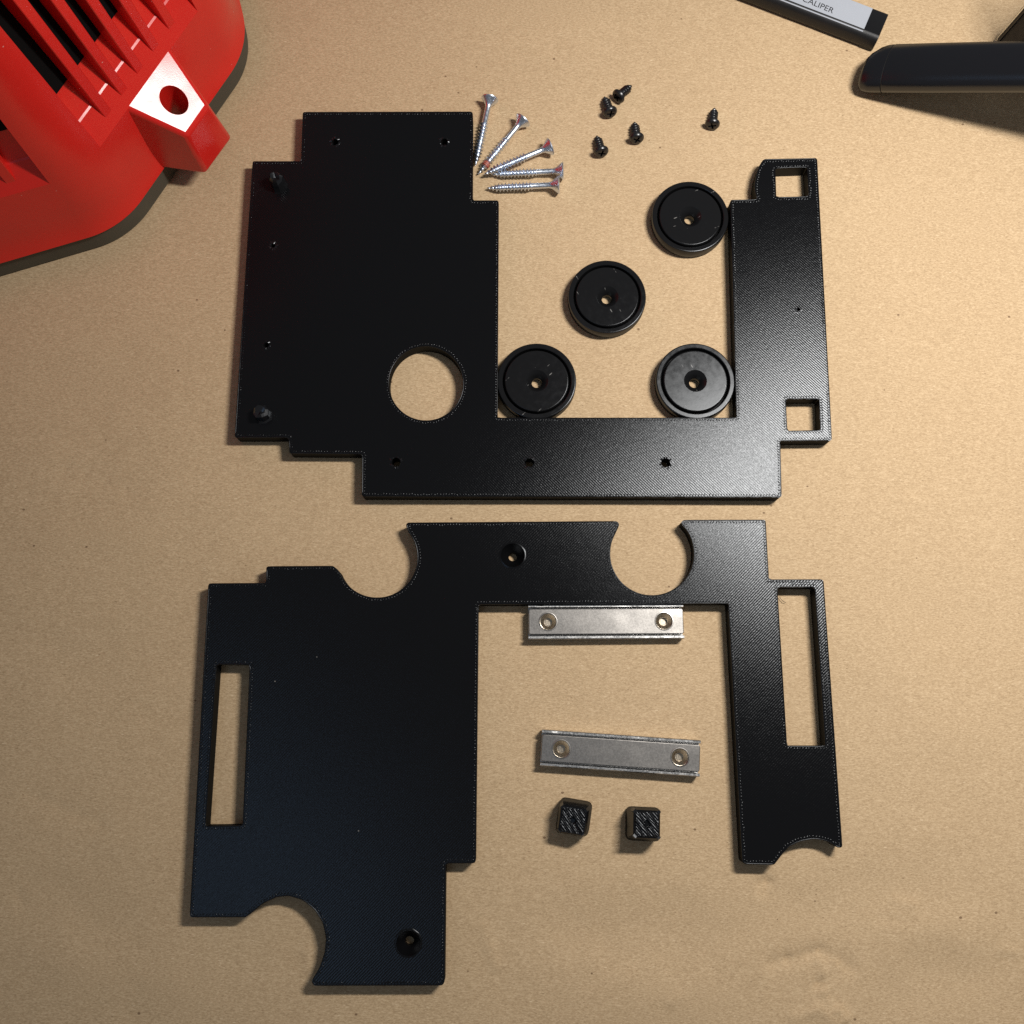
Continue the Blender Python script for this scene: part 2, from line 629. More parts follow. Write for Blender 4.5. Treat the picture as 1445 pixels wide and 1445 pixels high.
def beads(loops, z, parent, r=.3):
    V, F = [], []
    for li, lp in enumerate(loops):
        ins = inset(lp, r * .7, li == 0)
        pts = []
        for p, t in resample(ins, 1.6):
            pts.append((p.x, p.y, z - r * .55 + random.uniform(-.05, .05)))
        if len(pts) < 8: continue
        v, f = tube(pts, r)
        b = len(V); V += v; F += [tuple(i + b for i in q) for q in f]
    return link('perimeter_bead', fix(mesh('perimeter_bead', V, F)), M['stitch'], parent, True)


def burr(px, py, r, z, parent, n=12, h=.5, reach=1.3):
    c = at(px, py, z)
    V, F = [], []
    for k in range(n):
        a = 2 * PI * k / n + random.uniform(-.25, .25)
        if random.random() < .18: continue
        r0 = r * random.uniform(.95, 1.1); r1 = r0 + random.uniform(.27, 1) * reach
        wd = random.uniform(.12, .3) * min(1, 2.2 / r)
        hh = h * random.uniform(.3, 1.0)
        b = len(V)
        def P(rr, aa, zz): return (c.x + rr * math.cos(aa), c.y + rr * math.sin(aa), z + zz)
        V += [P(r0 * .9, a - wd, -.05), P(r0 * .9, a + wd, -.05), P(r1, a + wd * .8, -.05), P(r1, a - wd * .7, -.05),
              P(r0 * random.uniform(.8, 1.05), a + random.uniform(-.1, .1), hh), P((r0 + r1) / 2, a, hh * .6)]
        F += [(b, b + 1, b + 4), (b + 1, b + 2, b + 5, b + 4), (b + 2, b + 3, b + 5), (b + 3, b, b + 4, b + 5)]
    return link('torn_rim', fix(mesh('torn_rim', V, F)), M['torn'], parent)


def countersink(px, py, r, parent):
    c = at(px, py, TH)
    prof = [(r, TH), (r * .97, TH - .35), (1.7, TH - r + .9), (1.6, 0.05), (r + .01, .05), (r + .01, TH - .02)]
    me = lathe('countersink', prof, 40, True)
    o = link('countersink', me, M['stitch'], parent)
    o.location = (c.x * MM, c.y * MM, 0)
    return o


def hole(px, py, rmm, n=20):
    c = at(px, py, TH)
    j = [random.uniform(.9, 1.08) for _ in range(n)]
    return [(c.x + rmm * j[k] * math.cos(2 * PI * k / n), c.y + rmm * j[k] * math.sin(2 * PI * k / n)) for k in range(n)]


def stud(px, py, parent, h, r, lean):
    """short printed post with a snapped, uneven end, standing on the plate"""
    c = at(px, py, TH)
    V, F = [], []
    n = 8
    rings = [(0, r * 1.12), (.8, r), (h * .55, r * .95), (h * .8, r * .92), (h, r * .62)]
    for k, (z, rr) in enumerate(rings):
        for i in range(n):
            a = 2 * PI * i / n + .3
            q = rr * random.uniform(.9, 1.08)
            zz = z + (random.uniform(-.9, .9) if k >= 3 else 0)
            V.append((q * math.cos(a) + lean[0] * z / h, q * math.sin(a) + lean[1] * z / h, zz))
    m = len(rings)
    for i in range(m - 1):
        for k in range(n):
            l = (k + 1) % n
            F.append((i * n + k, i * n + l, (i + 1) * n + l, (i + 1) * n + k))
    V.append((lean[0], lean[1], h - .9)); t = len(V) - 1
    for k in range(n): F.append(((m - 1) * n + k, (m - 1) * n + (k + 1) % n, t))
    o = link('stud', fix(mesh('stud', V, F), 25), M['torn'], parent)
    o.location = (c.x * MM, c.y * MM, TH * MM)
    return o


# --- upper plate
up = thing('mounting_plate', 'black plate at the top with a large round hole and two square holes',
           'mounting plate', group='black cut-out plates')
R1 = .8
outer = plan([(427.4, 158, R1), (667.2, 157.4, 1.2), (666.6, 282.8, .4), (703.7, 282.8, 1.0), (702, 589.5, .4), (1039.2, 589.5, .4),
              (1030.6, 282, .9), (1069, 281.3, .5), (1065.6, 272, 1.5), (1064.6, 262, 2), (1067, 247, 3), (1071.5, 234, 3), (1077.5, 224.4, 2.0),
              (1153, 223, .9), (1174, 621.6, 1.0), (1101, 622.3, .4), (1103, 701.8, 1.0), (510.6, 700.6, 1.0), (511, 640.7, .4),
              (408.4, 639.9, 1.0), (407.2, 617.2, .4), (331, 617.4, 1.0), (356.5, 227.5, .8), (424.8, 227.5, .4)])
big = [tuple(at(x, y, TH)[:2]) for x, y in circle_px(601, 541, 52.4, n=72)]
sq1 = plan([(1108.7, 563.2, .5), (1155.8, 562.8, .5), (1157.7, 607, .5), (1111, 608, .5)])
sq2 = plan([(1094, 237.6, .5), (1139, 235.9, .5), (1141, 277, .5), (1095.4, 278, .5)])
small = [(558.6, 652, 1.9), (747.3, 652.8, 1.9), (939.4, 653.2, 1.9), (473, 200.5, 1.5), (627, 200, 1.6), (385.5, 346.5, 1.0), (376, 487, 1.1), (1127, 436.5, .75)]
loops_main = [outer, big, sq1, sq2]
plate_body('plate_body', loops_main + [hole(*s) for s in small], TH, M['print_a'], up)
stitches(loops_main, TH, up)
beads(loops_main, TH, up)
for s in small:
    burr(s[0], s[1], s[2], TH, up, 17 if s[2] > 1 else 22, .5 if s[2] > 1 else .12, 1.2 if s[2] > 1 else 1.9)
stud(394, 263, up, 6.8, 3.3, (-.2, .5))
stud(372, 586, up, 5.2, 3.3, (-.3, .5))

# --- lower plate
lo = thing('mounting_plate', 'black plate at the bottom with half-round cut-outs and two long slots',
           'mounting plate', group='black cut-out plates')
arcs1 = circle_px(532, 786.5, 57, 158, -38, 30, False)
arcs2 = circle_px(920, 781, 59.2, 200, -32, 34, False)
outer2 = [(294, 823.3, .9), (375.7, 822.7, .4), (375.7, 799.2, .9), (471, 798.6, 2.2)] + arcs1 + [(571.5, 737.6, 1.0), (876.5, 735.4, 1.4)] + arcs2 + \
    [(957.5, 733.8, 1.2), (1080.3, 733.5, .8), (1085, 817.8, .4), (1162, 817.6, 1.0), (1188.8, 1196.5, 2.0), (1181.5, 1195.8, 1), (1169.5, 1188, 2), (1158, 1184.8, 3),
     (1146, 1184, 3), (1128, 1187.6, 3), (1113, 1195, 3), (1103, 1206, 3), (1092.5, 1220.3, 1.2), (1047.8, 1219.5, 1.6), (1027.8, 851.7, .4), (675, 853, .4),
     (671.2, 1218, 1.0), (628.8, 1218.6, .4), (627, 1390.6, 1.4), (435.5, 1391, 1.5), (450.4, 1366.4, 3), (458, 1345, 4), (460.2, 1324, 4), (455.5, 1302, 4),
     (443.5, 1283.3, 4), (427, 1270, 4), (407.5, 1264, 4), (390, 1266, 4), (370, 1275.5, 4), (359, 1285, 3), (347, 1294.2, 2), (267.7, 1294.4, 1.0)]
outer2 = plan(outer2)
slot1 = plan([(305.7, 937.5, .4), (352.4, 937.9, .4), (342.4, 1165, .4), (290, 1165.7, .4)])
slot2 = plan([(1096.8, 828.7, .4), (1149.6, 828.7, .4), (1164.8, 1052.6, .4), (1110.6, 1052.6, .4)])
cs = [(723.6, 783.6, 4.6), (576.3, 1330.8, 4.4)]
loops2 = [outer2, slot1, slot2]
plate_body('plate_body', loops2 + [[(at(*c[:2], TH).x + c[2] * math.cos(2 * PI * k / 40), at(*c[:2], TH).y + c[2] * math.sin(2 * PI * k / 40)) for k in range(40)] for c in cs],
           TH, M['print_b'], lo)
stitches(loops2, TH, lo)
beads(loops2, TH, lo)
for c in cs:
    countersink(*c, lo)
    p = at(c[0], c[1], TH)
    rim = lathe('raised_rim', [(c[2] - .05, TH - .05), (c[2] + .1, TH + .16), (c[2] + .45, TH + .12), (c[2] + .8, TH - .05)], 40, True)
    for v in rim.vertices: v.co *= 1 + random.uniform(-.006, .006)
    o = link('raised_rim', rim, M['stitch'], lo); o.location = (p.x * MM, p.y * MM, 0)

# ------------------------------------------------------------------ round cup magnets
MH = 5.6


def make_cup(label):
    t = thing('cup_magnet', label, 'magnet', group='round black cup magnets')
    cup = [(14.4, 1.0), (15.3, 0.0), (15.9, .5), (16.0, 1.2), (16.0, MH - .5), (15.85, MH - .15), (15.55, MH), (15.45, MH), (14.3, MH), (14.2, MH), (13.9, MH - .2), (13.75, MH - .9), (13.7, 1.4)]
    link('cup', lathe('cup', cup, 96, True), M['coat'], t)
    disc = [(2.0, .3), (12.9, .3), (13.0, MH - .5), (12.85, MH - .2), (12.65, MH - .02), (12.5, MH + .02), (12.4, MH + .02), (4.75, MH + .02), (4.65, MH + .02), (4.4, MH - .15), (2.2, MH - 2.6), (2.0, MH - 3.0)]
    link('disc', lathe('disc', disc, 96, True), M['coat'], t)
    link('floor', lathe('floor', [(2.2, .9), (13.85, .9), (13.85, 1.3), (2.2, 1.3)], 64, True), M['rubber'], t)
    return t


cups = [(974.2, 305.3, 'black round magnet touching the tall right arm of the upper plate, farthest up the picture', .4),
        (856.8, 418.3, 'black round magnet lying alone in the middle of the open bay', 2.1),
        (757.4, 537.3, 'scratched black round magnet in the lower left corner of the bay', 3.9),
        (981.4, 537.3, 'black round magnet with a grey sheen in the lower right corner of the bay', 5.2)]
proto = None
for k, (px, py, lab, rz) in enumerate(cups):
    if proto is None: proto = o = make_cup(lab)
    else: o = copy_tree(proto)
    o['label'] = lab
    p = at(px, py, MH)
    o.location = (p.x * MM, p.y * MM, 0)
    o.rotation_euler = (0, 0, rz)


# ------------------------------------------------------------------ channel bar magnets
def make_bar(label):
    t = thing('bar_magnet', label, 'magnet', group='silver bar magnets with two countersunk holes')
    H, L, W = 5.0, 30.0, 6.7
    # steel channel: base and two side walls in one folded section
    sec = [(-W, 0), (W, 0), (W, H - .3), (W - .3, H), (W - 1.05, H), (W - 1.2, H - .2), (W - 1.2, 1.2), (-W + 1.2, 1.2), (-W + 1.2, H - .2), (-W + 1.05, H), (-W + .3, H), (-W, H - .3)]
    n = len(sec)
    xs = np.linspace(-L, L, 60)
    V, F = [], []
    for i, x in enumerate(xs):
        for (y, z) in sec:
            jz = random.uniform(-.03, .02) if z > H - .25 else 0
            jy = random.uniform(-.02, .02) if z > H - .25 else 0
            V.append((x, y + jy, z + jz))
    for i in range(len(xs) - 1):
        for k in range(n):
            l = (k + 1) % n
            F.append((i * n + k, i * n + l, (i + 1) * n + l, (i + 1) * n + k))
    F.append(tuple(range(n))); F.append(tuple(range((len(xs) - 1) * n, len(xs) * n)))
    link('channel', fix(mesh('channel', V, F), 40), M['steel'], t)
    # magnet block with rounded corners and two countersunk holes
    w2 = W - 1.75
    outline = fillet([(-L + .1, -w2, .9), (L - .1, -w2, .9), (L - .1, w2, .9), (-L + .1, w2, .9)])
    me = prism('magnet_block', outline, 1.3, H + .1)
    bevel_mesh(me, .3, 2, 60)
    blk = link('magnet_block', me, M['nickel'], t)
    cut = []
    for sx in (-22.4, 22.4):
        c = link('cutter', lathe('cutter', [(1.75, -1), (1.75, H - 2.2), (3.25, H - .55), (3.35, H + .2), (3.6, H + 1)], 32))
        c.location = (sx * MM, 0, 0)
        cut.append(c)
    boolean(blk, cut)
    fix(blk.data, 35)
    for sx in (-22.4, 22.4):
        rim = lathe('hole_rim', [(3.2, H + .06), (3.35, H + .22), (3.6, H + .2), (3.75, H + .06)], 32, True)
        o = link('hole_rim', rim, M['nickel'], t); o.location = (sx * MM, 0, 0)
        ins = lathe('hole_reflection', [(0, 1.26), (1.72, 1.26), (1.72, H - 2.25), (1.6, H - 2.25), (1.6, 1.4), (0, 1.4)], 24)  # added insert, coloured like the paper mirrored in the hole
        o = link('hole_reflection', ins, M['nickel_reflection'], t); o.location = (sx * MM, 0, 0)
        cone = lathe('hole_cone', [(1.72, H - 2.2), (3.17, H - .6), (3.08, H - .62), (1.64, H - 2.2)], 32, True)
        o = link('hole_cone', cone, M['nickel_reflection'], t); o.location = (sx * MM, 0, 0)
    return t


bars = [((772.9, 877.2), (937.7, 876.4), 'silver bar magnet tucked against the lower plate under its half-round notch'),
        ((792.3, 1057), (959.5, 1068.5), 'slightly tilted silver bar magnet in the open, above the two small square feet')]
proto = None
for a, b, lab in bars:
    if proto is None: proto = o = make_bar(lab)
    else: o = copy_tree(proto)
    o['label'] = lab
    pa, pb = at(*a, 5), at(*b, 5)
    m = (pa + pb) / 2
    o.location = (m.x * MM, m.y * MM, 0)
    o.rotation_euler = (0, 0, math.atan2(pb.y - pa.y, pb.x - pa.x))


# ------------------------------------------------------------------ screws
def helix_shaft(name, x0, x1, core, crest, pitch, tip, nseg=14, per=6):
    """threaded shaft along +x from x0, sharpening over the last `tip` mm"""
    rows = int((x1 - x0) / pitch * per)
    V, F = [], []
    for i in range(rows + 1):
        x = x0 + (x1 - x0) * i / rows
        k = min(1, max(0.04, (x1 - x) / tip))
        fade = min(1, (x - x0) / (pitch * .8) + .05)
        for s in range(nseg):
            a = 2 * PI * s / nseg
            ph = ((x - x0) / pitch - a / (2 * PI)) % 1
            tri = max(0, 1 - abs(ph - .5) / .27)
            r = (core + (crest - core) * tri * fade) * k ** .75
            V.append((x, r * math.cos(a), r * math.sin(a)))
    for i in range(rows):
        for s in range(nseg):
            l = (s + 1) % nseg
            F.append((i * nseg + s, i * nseg + l, (i + 1) * nseg + l, (i + 1) * nseg + s))
    F.append(tuple(range(nseg)))
    F.append(tuple(range(rows * nseg, (rows + 1) * nseg)))
    return fix(mesh(name, V, F), 50)


def cross_recess(o, r, depth, wd, x):
    cut = []
    for k in range(2):
        c = link('cutter', box('cutter', -depth + x, depth * 2 + x, -r, r, -wd, wd) if k == 0 else box('cutter', -depth + x + .0013, depth * 2 + x, -wd * 1.003, wd * 1.003, -r, r))
        cut.append(c)
    return cut


def make_wood_screw(label, L=31.0):
    t = thing('wood_screw', label, 'screw', group='silver countersunk wood screws')
    # x = 0 at the head's flat, +x to the point
    head = lathe('head', [(0, 0), (3.3, 0), (3.75, .25), (3.7, .6), (2.6, 1.9), (1.6, 3.1), (1.25, 4.0), (1.2, 4.6), (0, 4.6)], 32, axis='x')
    h = link('head', head, M['zinc'], t)
    c1 = link('cutter', box('cutter', -1, 1.5, -1.9, 1.9, -.45, .45))
    c2 = link('cutter', box('cutter', -1, 1.497, -.452, .452, -1.9, 1.9))
    boolean(h, [c1, c2])
    fix(h.data, 32)
    link('shank', lathe('shank', [(0, 4.0), (1.2, 4.0), (1.2, 11.4), (1.3, 11.8), (0, 11.8)], 24, axis='x'), M['zinc'], t)
    link('thread', helix_shaft('thread', 11.2, L, 1.15, 2.05, 1.5, 5.0, 16, 8), M['zinc'], t)
    return t


def axis_rot(d, roll=0.0):
    d = d.normalized()
    y = Vector((0, 0, 1)).cross(d).normalized()
    z = d.cross(y)
    m = Matrix((d, y, z)).transposed()
    return m @ Matrix.Rotation(roll, 3, 'X')


WS = [((691.5, 138.5), (670.5, 235), 0, 0, 'silver wood screw, upright in the picture, nearest the plate edge'),
      ((738.5, 168.5), (674.5, 246), .4, 0, 'silver wood screw with a red paint mark near its point'),
      ((777.5, 206.5), (682, 246.5), 1.1, .5, 'silver wood screw in the middle of the fan, its point over the next screw'),
      ((795.5, 241), (695, 246), .2, 0, 'silver wood screw pointing left, second from the bottom of the fan'),
      ((789.5, 260.8), (687.5, 265.5), .8, 0, 'silver wood screw pointing left, bottom one of the fan')]
proto = None
for a, b, roll, lift, lab in WS:
    if proto is None: proto = o = make_wood_screw(lab)
    else:
        o = copy_tree(proto)
    o['label'] = lab
    p, q = at(*a, 3.6 + lift), at(*b, 1.0 + lift * 4)
    d = (q - p).normalized()
    o.matrix_world = Matrix.Translation(p * MM) @ axis_rot(d, roll).to_4x4()
    if 'red paint' in lab:
        marked = o
bm_ = lathe('paint_mark', [(1.1, 0), (1.75, .3), (1.78, 1.0), (1.75, 1.7), (1.1, 2.0)], 16, axis='x')
pm = link('paint_mark', bm_, M['redpaint'], marked)
pm.location = (24.6 * MM, 0, 0)


def make_black_screw(label, L=10.5):
    t = thing('short_screw', label, 'screw', group='short black pan head screws')
    head = lathe('head', [(0, 0), (1.6, .0), (2.6, .35), (3.1, 1.0), (3.15, 1.5), (2.7, 1.8), (1.9, 2.3), (1.4, 2.9), (0, 2.9)], 32, axis='x')
    h = link('head', head, M['oxide'], t)
    c1 = link('cutter', box('cutter', -1, 1.4, -1.7, 1.7, -.42, .42))
    c2 = link('cutter', box('cutter', -1, 1.397, -.422, .422, -1.7, 1.7))
    boolean(h, [c1, c2])
    fix(h.data, 32)
    link('thread', helix_shaft('thread', 2.4, L, 1.45, 2.1, 1.3, 3.2), M['oxide'], t)
    return t


KS = [((862, 161), (853.6, 139), .2, 'black screw with its head against another head, left of the upper pair'),
      ((870, 138), (890, 122), .9, 'black screw pointing to the upper right, right of the upper pair'),
      ((899, 198), (895.6, 175), .5, 'black screw below the pair, on the right of the lower two'),
      ((849.5, 217), (843, 195), .3, 'black screw lowest on the paper and farthest left in its group'),
      ((1005, 178), (1008, 154), 1.2, 'black screw lying apart on its own to the right')]
proto = None
for a, b, roll, lab in KS:
    if proto is None: proto = o = make_black_screw(lab)
    else: o = copy_tree(proto)
    o['label'] = lab
    p, q = at(*a, 3.0), at(*b, .9)
    d = (q - p).normalized()
    o.matrix_world = Matrix.Translation(p * MM) @ axis_rot(d, roll).to_4x4()


# ------------------------------------------------------------------ small printed feet
def rsq(h, r):
    return fillet([(-h, -h, r), (h, -h, r), (h, h, r), (-h, h, r)], 4)


def make_foot(label, pad_h, flange):
    t = thing('square_foot', label, 'foot', group='small square black feet')
    n = len(rsq(1, .2))
    V, F = [], []
    rings = [(5.8, 0, 1.9), (6.1, .6, 2.0), (6.1, flange, 2.0), (4.9, pad_h - .5, 1.5), (4.6, pad_h - .25, 1.3)]
    for (h, z, r) in rings:
        V += [(x, y, z) for x, y in rsq(h, r)]
    for i in range(len(rings) - 1):
        for k in range(n):
            l = (k + 1) % n
            F.append((i * n + k, i * n + l, (i + 1) * n + l, (i + 1) * n + k))
    F.append(tuple(range(n))); F.append(tuple(range((len(rings) - 1) * n, len(rings) * n)))
    link('base', fix(mesh('base', V, F), 35), M['stitch'], t)
    pad = link('pad', bevel_mesh(prism('pad', rsq(4.45, .9), pad_h - 3, pad_h), .3, 1, 50), M['pad'], t)
    c = link('cutter', lathe('cutter', [(.85, pad_h - 5), (.85, pad_h + 1)], 12))
    boolean(pad, [c])
    for k in range(4):
        a = PI / 4 + k * PI / 2
        w2 = random.uniform(.5, .85)
        hh = pad_h + random.uniform(-.3, .25)
        poly = [(3.4, flange - .6), (7.2, flange - .6), (7.5 + random.uniform(-.2, .5), flange + 1.5), (6.5 + random.uniform(-.2, .4), hh), (5.6, hh - .15), (4.2, hh - .9)]
        Vr = [(x, -w2, z) for x, z in poly] + [(x, w2, z) for x, z in poly]
        m = len(poly)
        Fr = [tuple(range(m)), tuple(range(m, 2 * m))] + [(i, (i + 1) % m, m + (i + 1) % m, m + i) for i in range(m)]
        rb = link('rib', fix(mesh('rib', Vr, Fr), 30), M['torn'], t)
        rb.rotation_euler = (0, 0, a)
    # strands of filament across the pad's face
    V, F = [], []
    ca, sa = math.cos(-.8), math.sin(-.8)
    for k in range(-8, 9):
        y = k * .72 + random.uniform(-.14, .14)
        zl = random.uniform(-.05, .22)
        run = []
        for x in np.linspace(-6, 6, 34):
            xx, yy = x * ca - y * sa, x * sa + y * ca
            if max(abs(xx), abs(yy)) < 4.25 and xx * xx + yy * yy > 1.4:
                run.append((xx + random.uniform(-.03, .03), yy + random.uniform(-.03, .03), pad_h + zl + random.uniform(-.02, .02) + .08 * math.sin(x * random.uniform(.9, 1.1) + k * 2.1)))
            elif run:
                if len(run) > 2:
                    v, f = tube(run, random.uniform(.26, .4), 6, False)
                    b = len(V); V += v; F += [tuple(i + b for i in q) for q in f]
                run = []
    st = link('strands', fix(mesh('strands', V, F)), M['torn'], t, True)
    st['kind'] = 'stuff'
    return t


M['pad'] = printed_material('black_print_rough', PI / 4, .9, .0002, .32)
f1 = make_foot('small black square foot with a wide sloping rim, left of the pair', 10.0, 5.2)
p = at(812, 1152, 5)
f1.matrix_world = Matrix.Translation(Vector((p.x, p.y, .55)) * MM) @ (Matrix.Rotation(math.radians(-9), 3, 'Z') @ Matrix.Rotation(math.radians(-7), 3, 'Y') @ Matrix.Rotation(math.radians(7), 3, 'X')).to_4x4()
f2 = make_foot('small black square foot with splayed corner ribs, right of the pair', 11.5, 5.4)
p = at(907, 1164, 5)
f2.matrix_world = Matrix.Translation(Vector((p.x, p.y, .4)) * MM) @ (Matrix.Rotation(math.radians(-3), 3, 'Z') @ Matrix.Rotation(math.radians(3), 3, 'Y') @ Matrix.Rotation(math.radians(-5), 3, 'X')).to_4x4()


# ------------------------------------------------------------------ red vented power tool casing
def red_tool():
    t = thing('vented_casing', 'red plastic casing with louvred vents and a screw lug, standing at the top left', 'power tool',
              (-220, 320, 0))
    off = Vector((-220, 320, 0))
    ZR = 12.0
    p0, p1 = at(0, 372, ZR), at(160, 325, ZR)
    q0, q1 = at(175, 318, ZR), at(342, 80, ZR)
    r0, r1 = at(348, 42, ZR), at(338, 0, ZR)
    def isect(a, b, c, d):
        a, b, c, d = (Vector(v[:2]) for v in (a, b, c, d))
        u, v = b - a, d - c
        k = ((c - a).x * v.y - (c - a).y * v.x) / (u.x * v.y - u.y * v.x)
        return a + u * k
    V1, V2 = isect(p0, p1, q0, q1), isect(q0, q1, r0, r1)
    u1 = (Vector(p1[:2]) - Vector(p0[:2])).normalized()
    u3 = (Vector(r1[:2]) - Vector(r0[:2])).normalized()
    A0 = V1 - u1 * 190
    A3 = V2 + u3 * 190
    back = Vector((A0.x - 20, A3.y + 20))
    poly = [A0, V1, V2, A3, back]
    def ring(d, R):
        n = len(poly)
        ln = []
        for i in range(n):
            a, b = poly[i], poly[(i + 1) % n]
            e = (b - a).normalized(); nrm = Vector((-e.y, e.x))
            ln.append((a + nrm * d, b + nrm * d))
        pts = []
        for i in range(n):
            x = isect((*ln[i - 1][0], 0), (*ln[i - 1][1], 0), (*ln[i][0], 0), (*ln[i][1], 0))
            pts.append((x.x, x.y, R if i in (1, 2) else 12))
        return fillet(pts, 14)
    def loft(name, secs, m, parent, sm=35):
        rs = [(ring(d, R), z) for d, z, R in secs]
        n = len(rs[0][0])
        V, F = [], []
        for rr, z in rs: V += [(x - off.x, y - off.y, z) for x, y in rr]
        for i in range(len(rs) - 1):
            for k in range(n):
                l = (k + 1) % n
                F.append((i * n + k, i * n + l, (i + 1) * n + l, (i + 1) * n + k))
        F.append(tuple(range(n))); F.append(tuple(range((len(rs) - 1) * n, len(rs) * n)))
        return link(name, fix(mesh(name, V, F), sm), m, parent)
    e1 = (V2 - V1).normalized()                    # along the chamfer
    n1 = Vector((e1.y, -e1.x))                     # outward
    E1, N1 = Vector((*e1, 0)), Vector((*n1, 0))
    V1_3 = Vector((*V1, 0))
    tanB = math.tan(math.radians(7))
    ZL = 50.0
    body = loft('shell', [(0, ZR, 38), (.9, ZR + 2.5, 37), (1.9, ZR + 9, 34), (2.3, ZR + 16, 30), (2.5, ZL, 26), (2.5 + (170 - ZL) * tanB, 170, 20), (2.5 + (170 - ZL) * tanB + 25, 182, 18)], M['red'], t)
    # lug plane: the slope that mirrors the lamp to the camera, as it does in the photo
    X = at(250, 140, 40)
    hv = ((CAM - X).normalized() + (LAMP - X).normalized()).normalized()
    tilt = math.acos(hv.z)
    NL = (N1 * math.sin(tilt) + Vector((0, 0, 1)) * math.cos(tilt))
    F1, F2 = at(291, 246, ZR), at(328, 195, ZR)
    z1 = HCAM - (HCAM - ZR) / 1.068
    T1 = at(264, 193, z1)
    T2 = onpl(295, 149, T1, NL)
    U1 = onpl(186, 157, T1, NL); U2 = onpl(245, 75, T1, NL)
    # extend the top into the body
    def deep(a, c, k=1.25): return c + (c - a) * (k - 1)
    U1b, U2b = deep(T1, U1), deep(T2, U2)
    B1, B2 = at(236, 243, ZR), at(300, 152, ZR)
    B1b, B2b = B1 + (B1 - F1).normalized() * 6 - N1 * 6, B2 - N1 * 10
    vs = [F1, F2, B2b, B1b, T1, T2, U2b, U1b]
    vs = [v - off for v in vs]
    fs = [(0, 1, 2, 3), (4, 5, 6, 7), (0, 1, 5, 4), (1, 2, 6, 5), (2, 3, 7, 6), (3, 0, 4, 7)]
    me = fix(mesh('lug', vs, fs), 30)
    bevel_mesh(me, 1.5, 3, 30)
    lug = link('screw_lug', me, M['red'], t)
    # hole through the lug
    ce = onpl(245.6, 141.4, T1, NL) - off
    hc = link('cutter', lathe('cutter', [(5.1, -40), (5.1, 40)], 40))
    hc.parent = t
    hc.location = ce * MM
    ax = (NL * .25 + Vector((0, 0, 1)) * .75).normalized()
    hc.rotation_euler = ax.to_track_quat('Z', 'Y').to_euler()
    boolean(lug, [hc])
    fix(lug.data, 30)
    # recessed vents ------------------------------------------------------------
    def vent(e, n, org, a0, a1, fins, ribw, depth):
        """e along the face, n outward, org on the rim line (plan); a = mm along e"""
        s0 = -2.5
        tl = math.radians(65)
        def P(a, s, z): return (org + e * a + n * s + Vector((0, 0, z)) - off)
        zd = ZL + 10.5                              # the little step
        sd = s0 - 10.5 / math.tan(tl)
        zs, ss = zd + .5, sd - .68
        zb = zs + (depth) * math.tan(tl)
        sb = ss - depth
        prof = [(8, ZL), (s0 + .01, ZL), (sd, zd), (ss, zs), (sb, zb), (sb - .2 * (160 - zb), 160), (8, 160)]
        m = len(prof)
        V = [P(a0, s, z) for s, z in prof] + [P(a1, s, z) for s, z in prof]
        F = [tuple(range(m)), tuple(range(m, 2 * m))] + [(i, (i + 1) % m, m + (i + 1) % m, m + i) for i in range(m)]
        c = link('cutter', fix(mesh('cutter', V, F)))
        c.parent = t
        parts = []
        # black sheet on the back wall, in place of the unlit inside
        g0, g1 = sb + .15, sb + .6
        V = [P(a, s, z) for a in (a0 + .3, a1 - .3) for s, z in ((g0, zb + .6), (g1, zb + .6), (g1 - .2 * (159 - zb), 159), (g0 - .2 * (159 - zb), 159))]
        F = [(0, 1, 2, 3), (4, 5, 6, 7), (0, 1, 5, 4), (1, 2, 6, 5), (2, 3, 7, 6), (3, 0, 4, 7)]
        parts.append(link('void_sheet', fix(mesh('void_sheet', V, F)), M['void'], t))
        # fins
        zt = ZL + 4.2; st = s0 - 4.2 / math.tan(tl)
        for a in fins:
            top = 158
            sr = st - (top - zt) * tanB
            pr = [(st, zt - .4), (sr, top), (sb + .4 - .2 * (top - zb), top), (sb + .4, zb - 1), (ss - .8, zs - 1.2), (sd - .8, zd - 1.2), (st - 1, zt - 2)]
            mm = len(pr)
            hw = ribw / 2
            V = [P(a - hw, s, z) for s, z in pr] + [P(a + hw, s, z) for s, z in pr]
            F = [tuple(range(mm)), tuple(range(mm, 2 * mm))] + [(i, (i + 1) % mm, mm + (i + 1) % mm, mm + i) for i in range(mm)]
            me = fix(mesh('fin', V, F), 30)
            bevel_mesh(me, .3, 1, 40)
            parts.append(link('fin', me, M['red'], t))
        return c
    # positions along the chamfer from the photo
    PL = V1_3 + N1 * (-2.5) + Vector((0, 0, ZL)); nl = (N1 * math.sin(math.radians(65)) + Vector((0, 0, 1)) * math.cos(math.radians(65)))
    def along(px, py): return (onpl(px, py, PL, nl) - V1_3).dot(E1)
    a0, a1 = along(142, 208), along(279, 16)
    fins = [along(x, y) for x, y in ((153.5, 161), (176, 130), (198.5, 99.5), (221, 69), (244.5, 38.5))]
    st_ = (fins[-1] - fins[0]) / 4
    cut1 = vent(E1, N1, V1_3, a0, a1, fins, 4.1, 5.0)
    E0 = Vector((*u1, 0)); N0 = Vector((u1.y, -u1.x, 0))
    PL0 = V1_3 + N0 * (-2.5) + Vector((0, 0, ZL))
    b1 = (onpl(68, 257, PL0, N0) - V1_3).dot(E0)
    cut2 = vent(E0, N0, V1_3, b1 - 110, b1, [b1 - 12 - 10.5 * k for k in range(8)], 4.1, 5.0)
    boolean(body, [cut1, cut2])
    fix(body.data, 18)
    # gasket line and grey base under the shell
    loft('gasket', [(.8, ZR - 1.3, 37), (.8, ZR + .5, 37)], M['rubber'], t)
    loft('base', [(2.2, 0, 36), (1.4, .8, 36), (1.4, ZR - 1.0, 36)], M['base'], t)
    return t


red_tool()

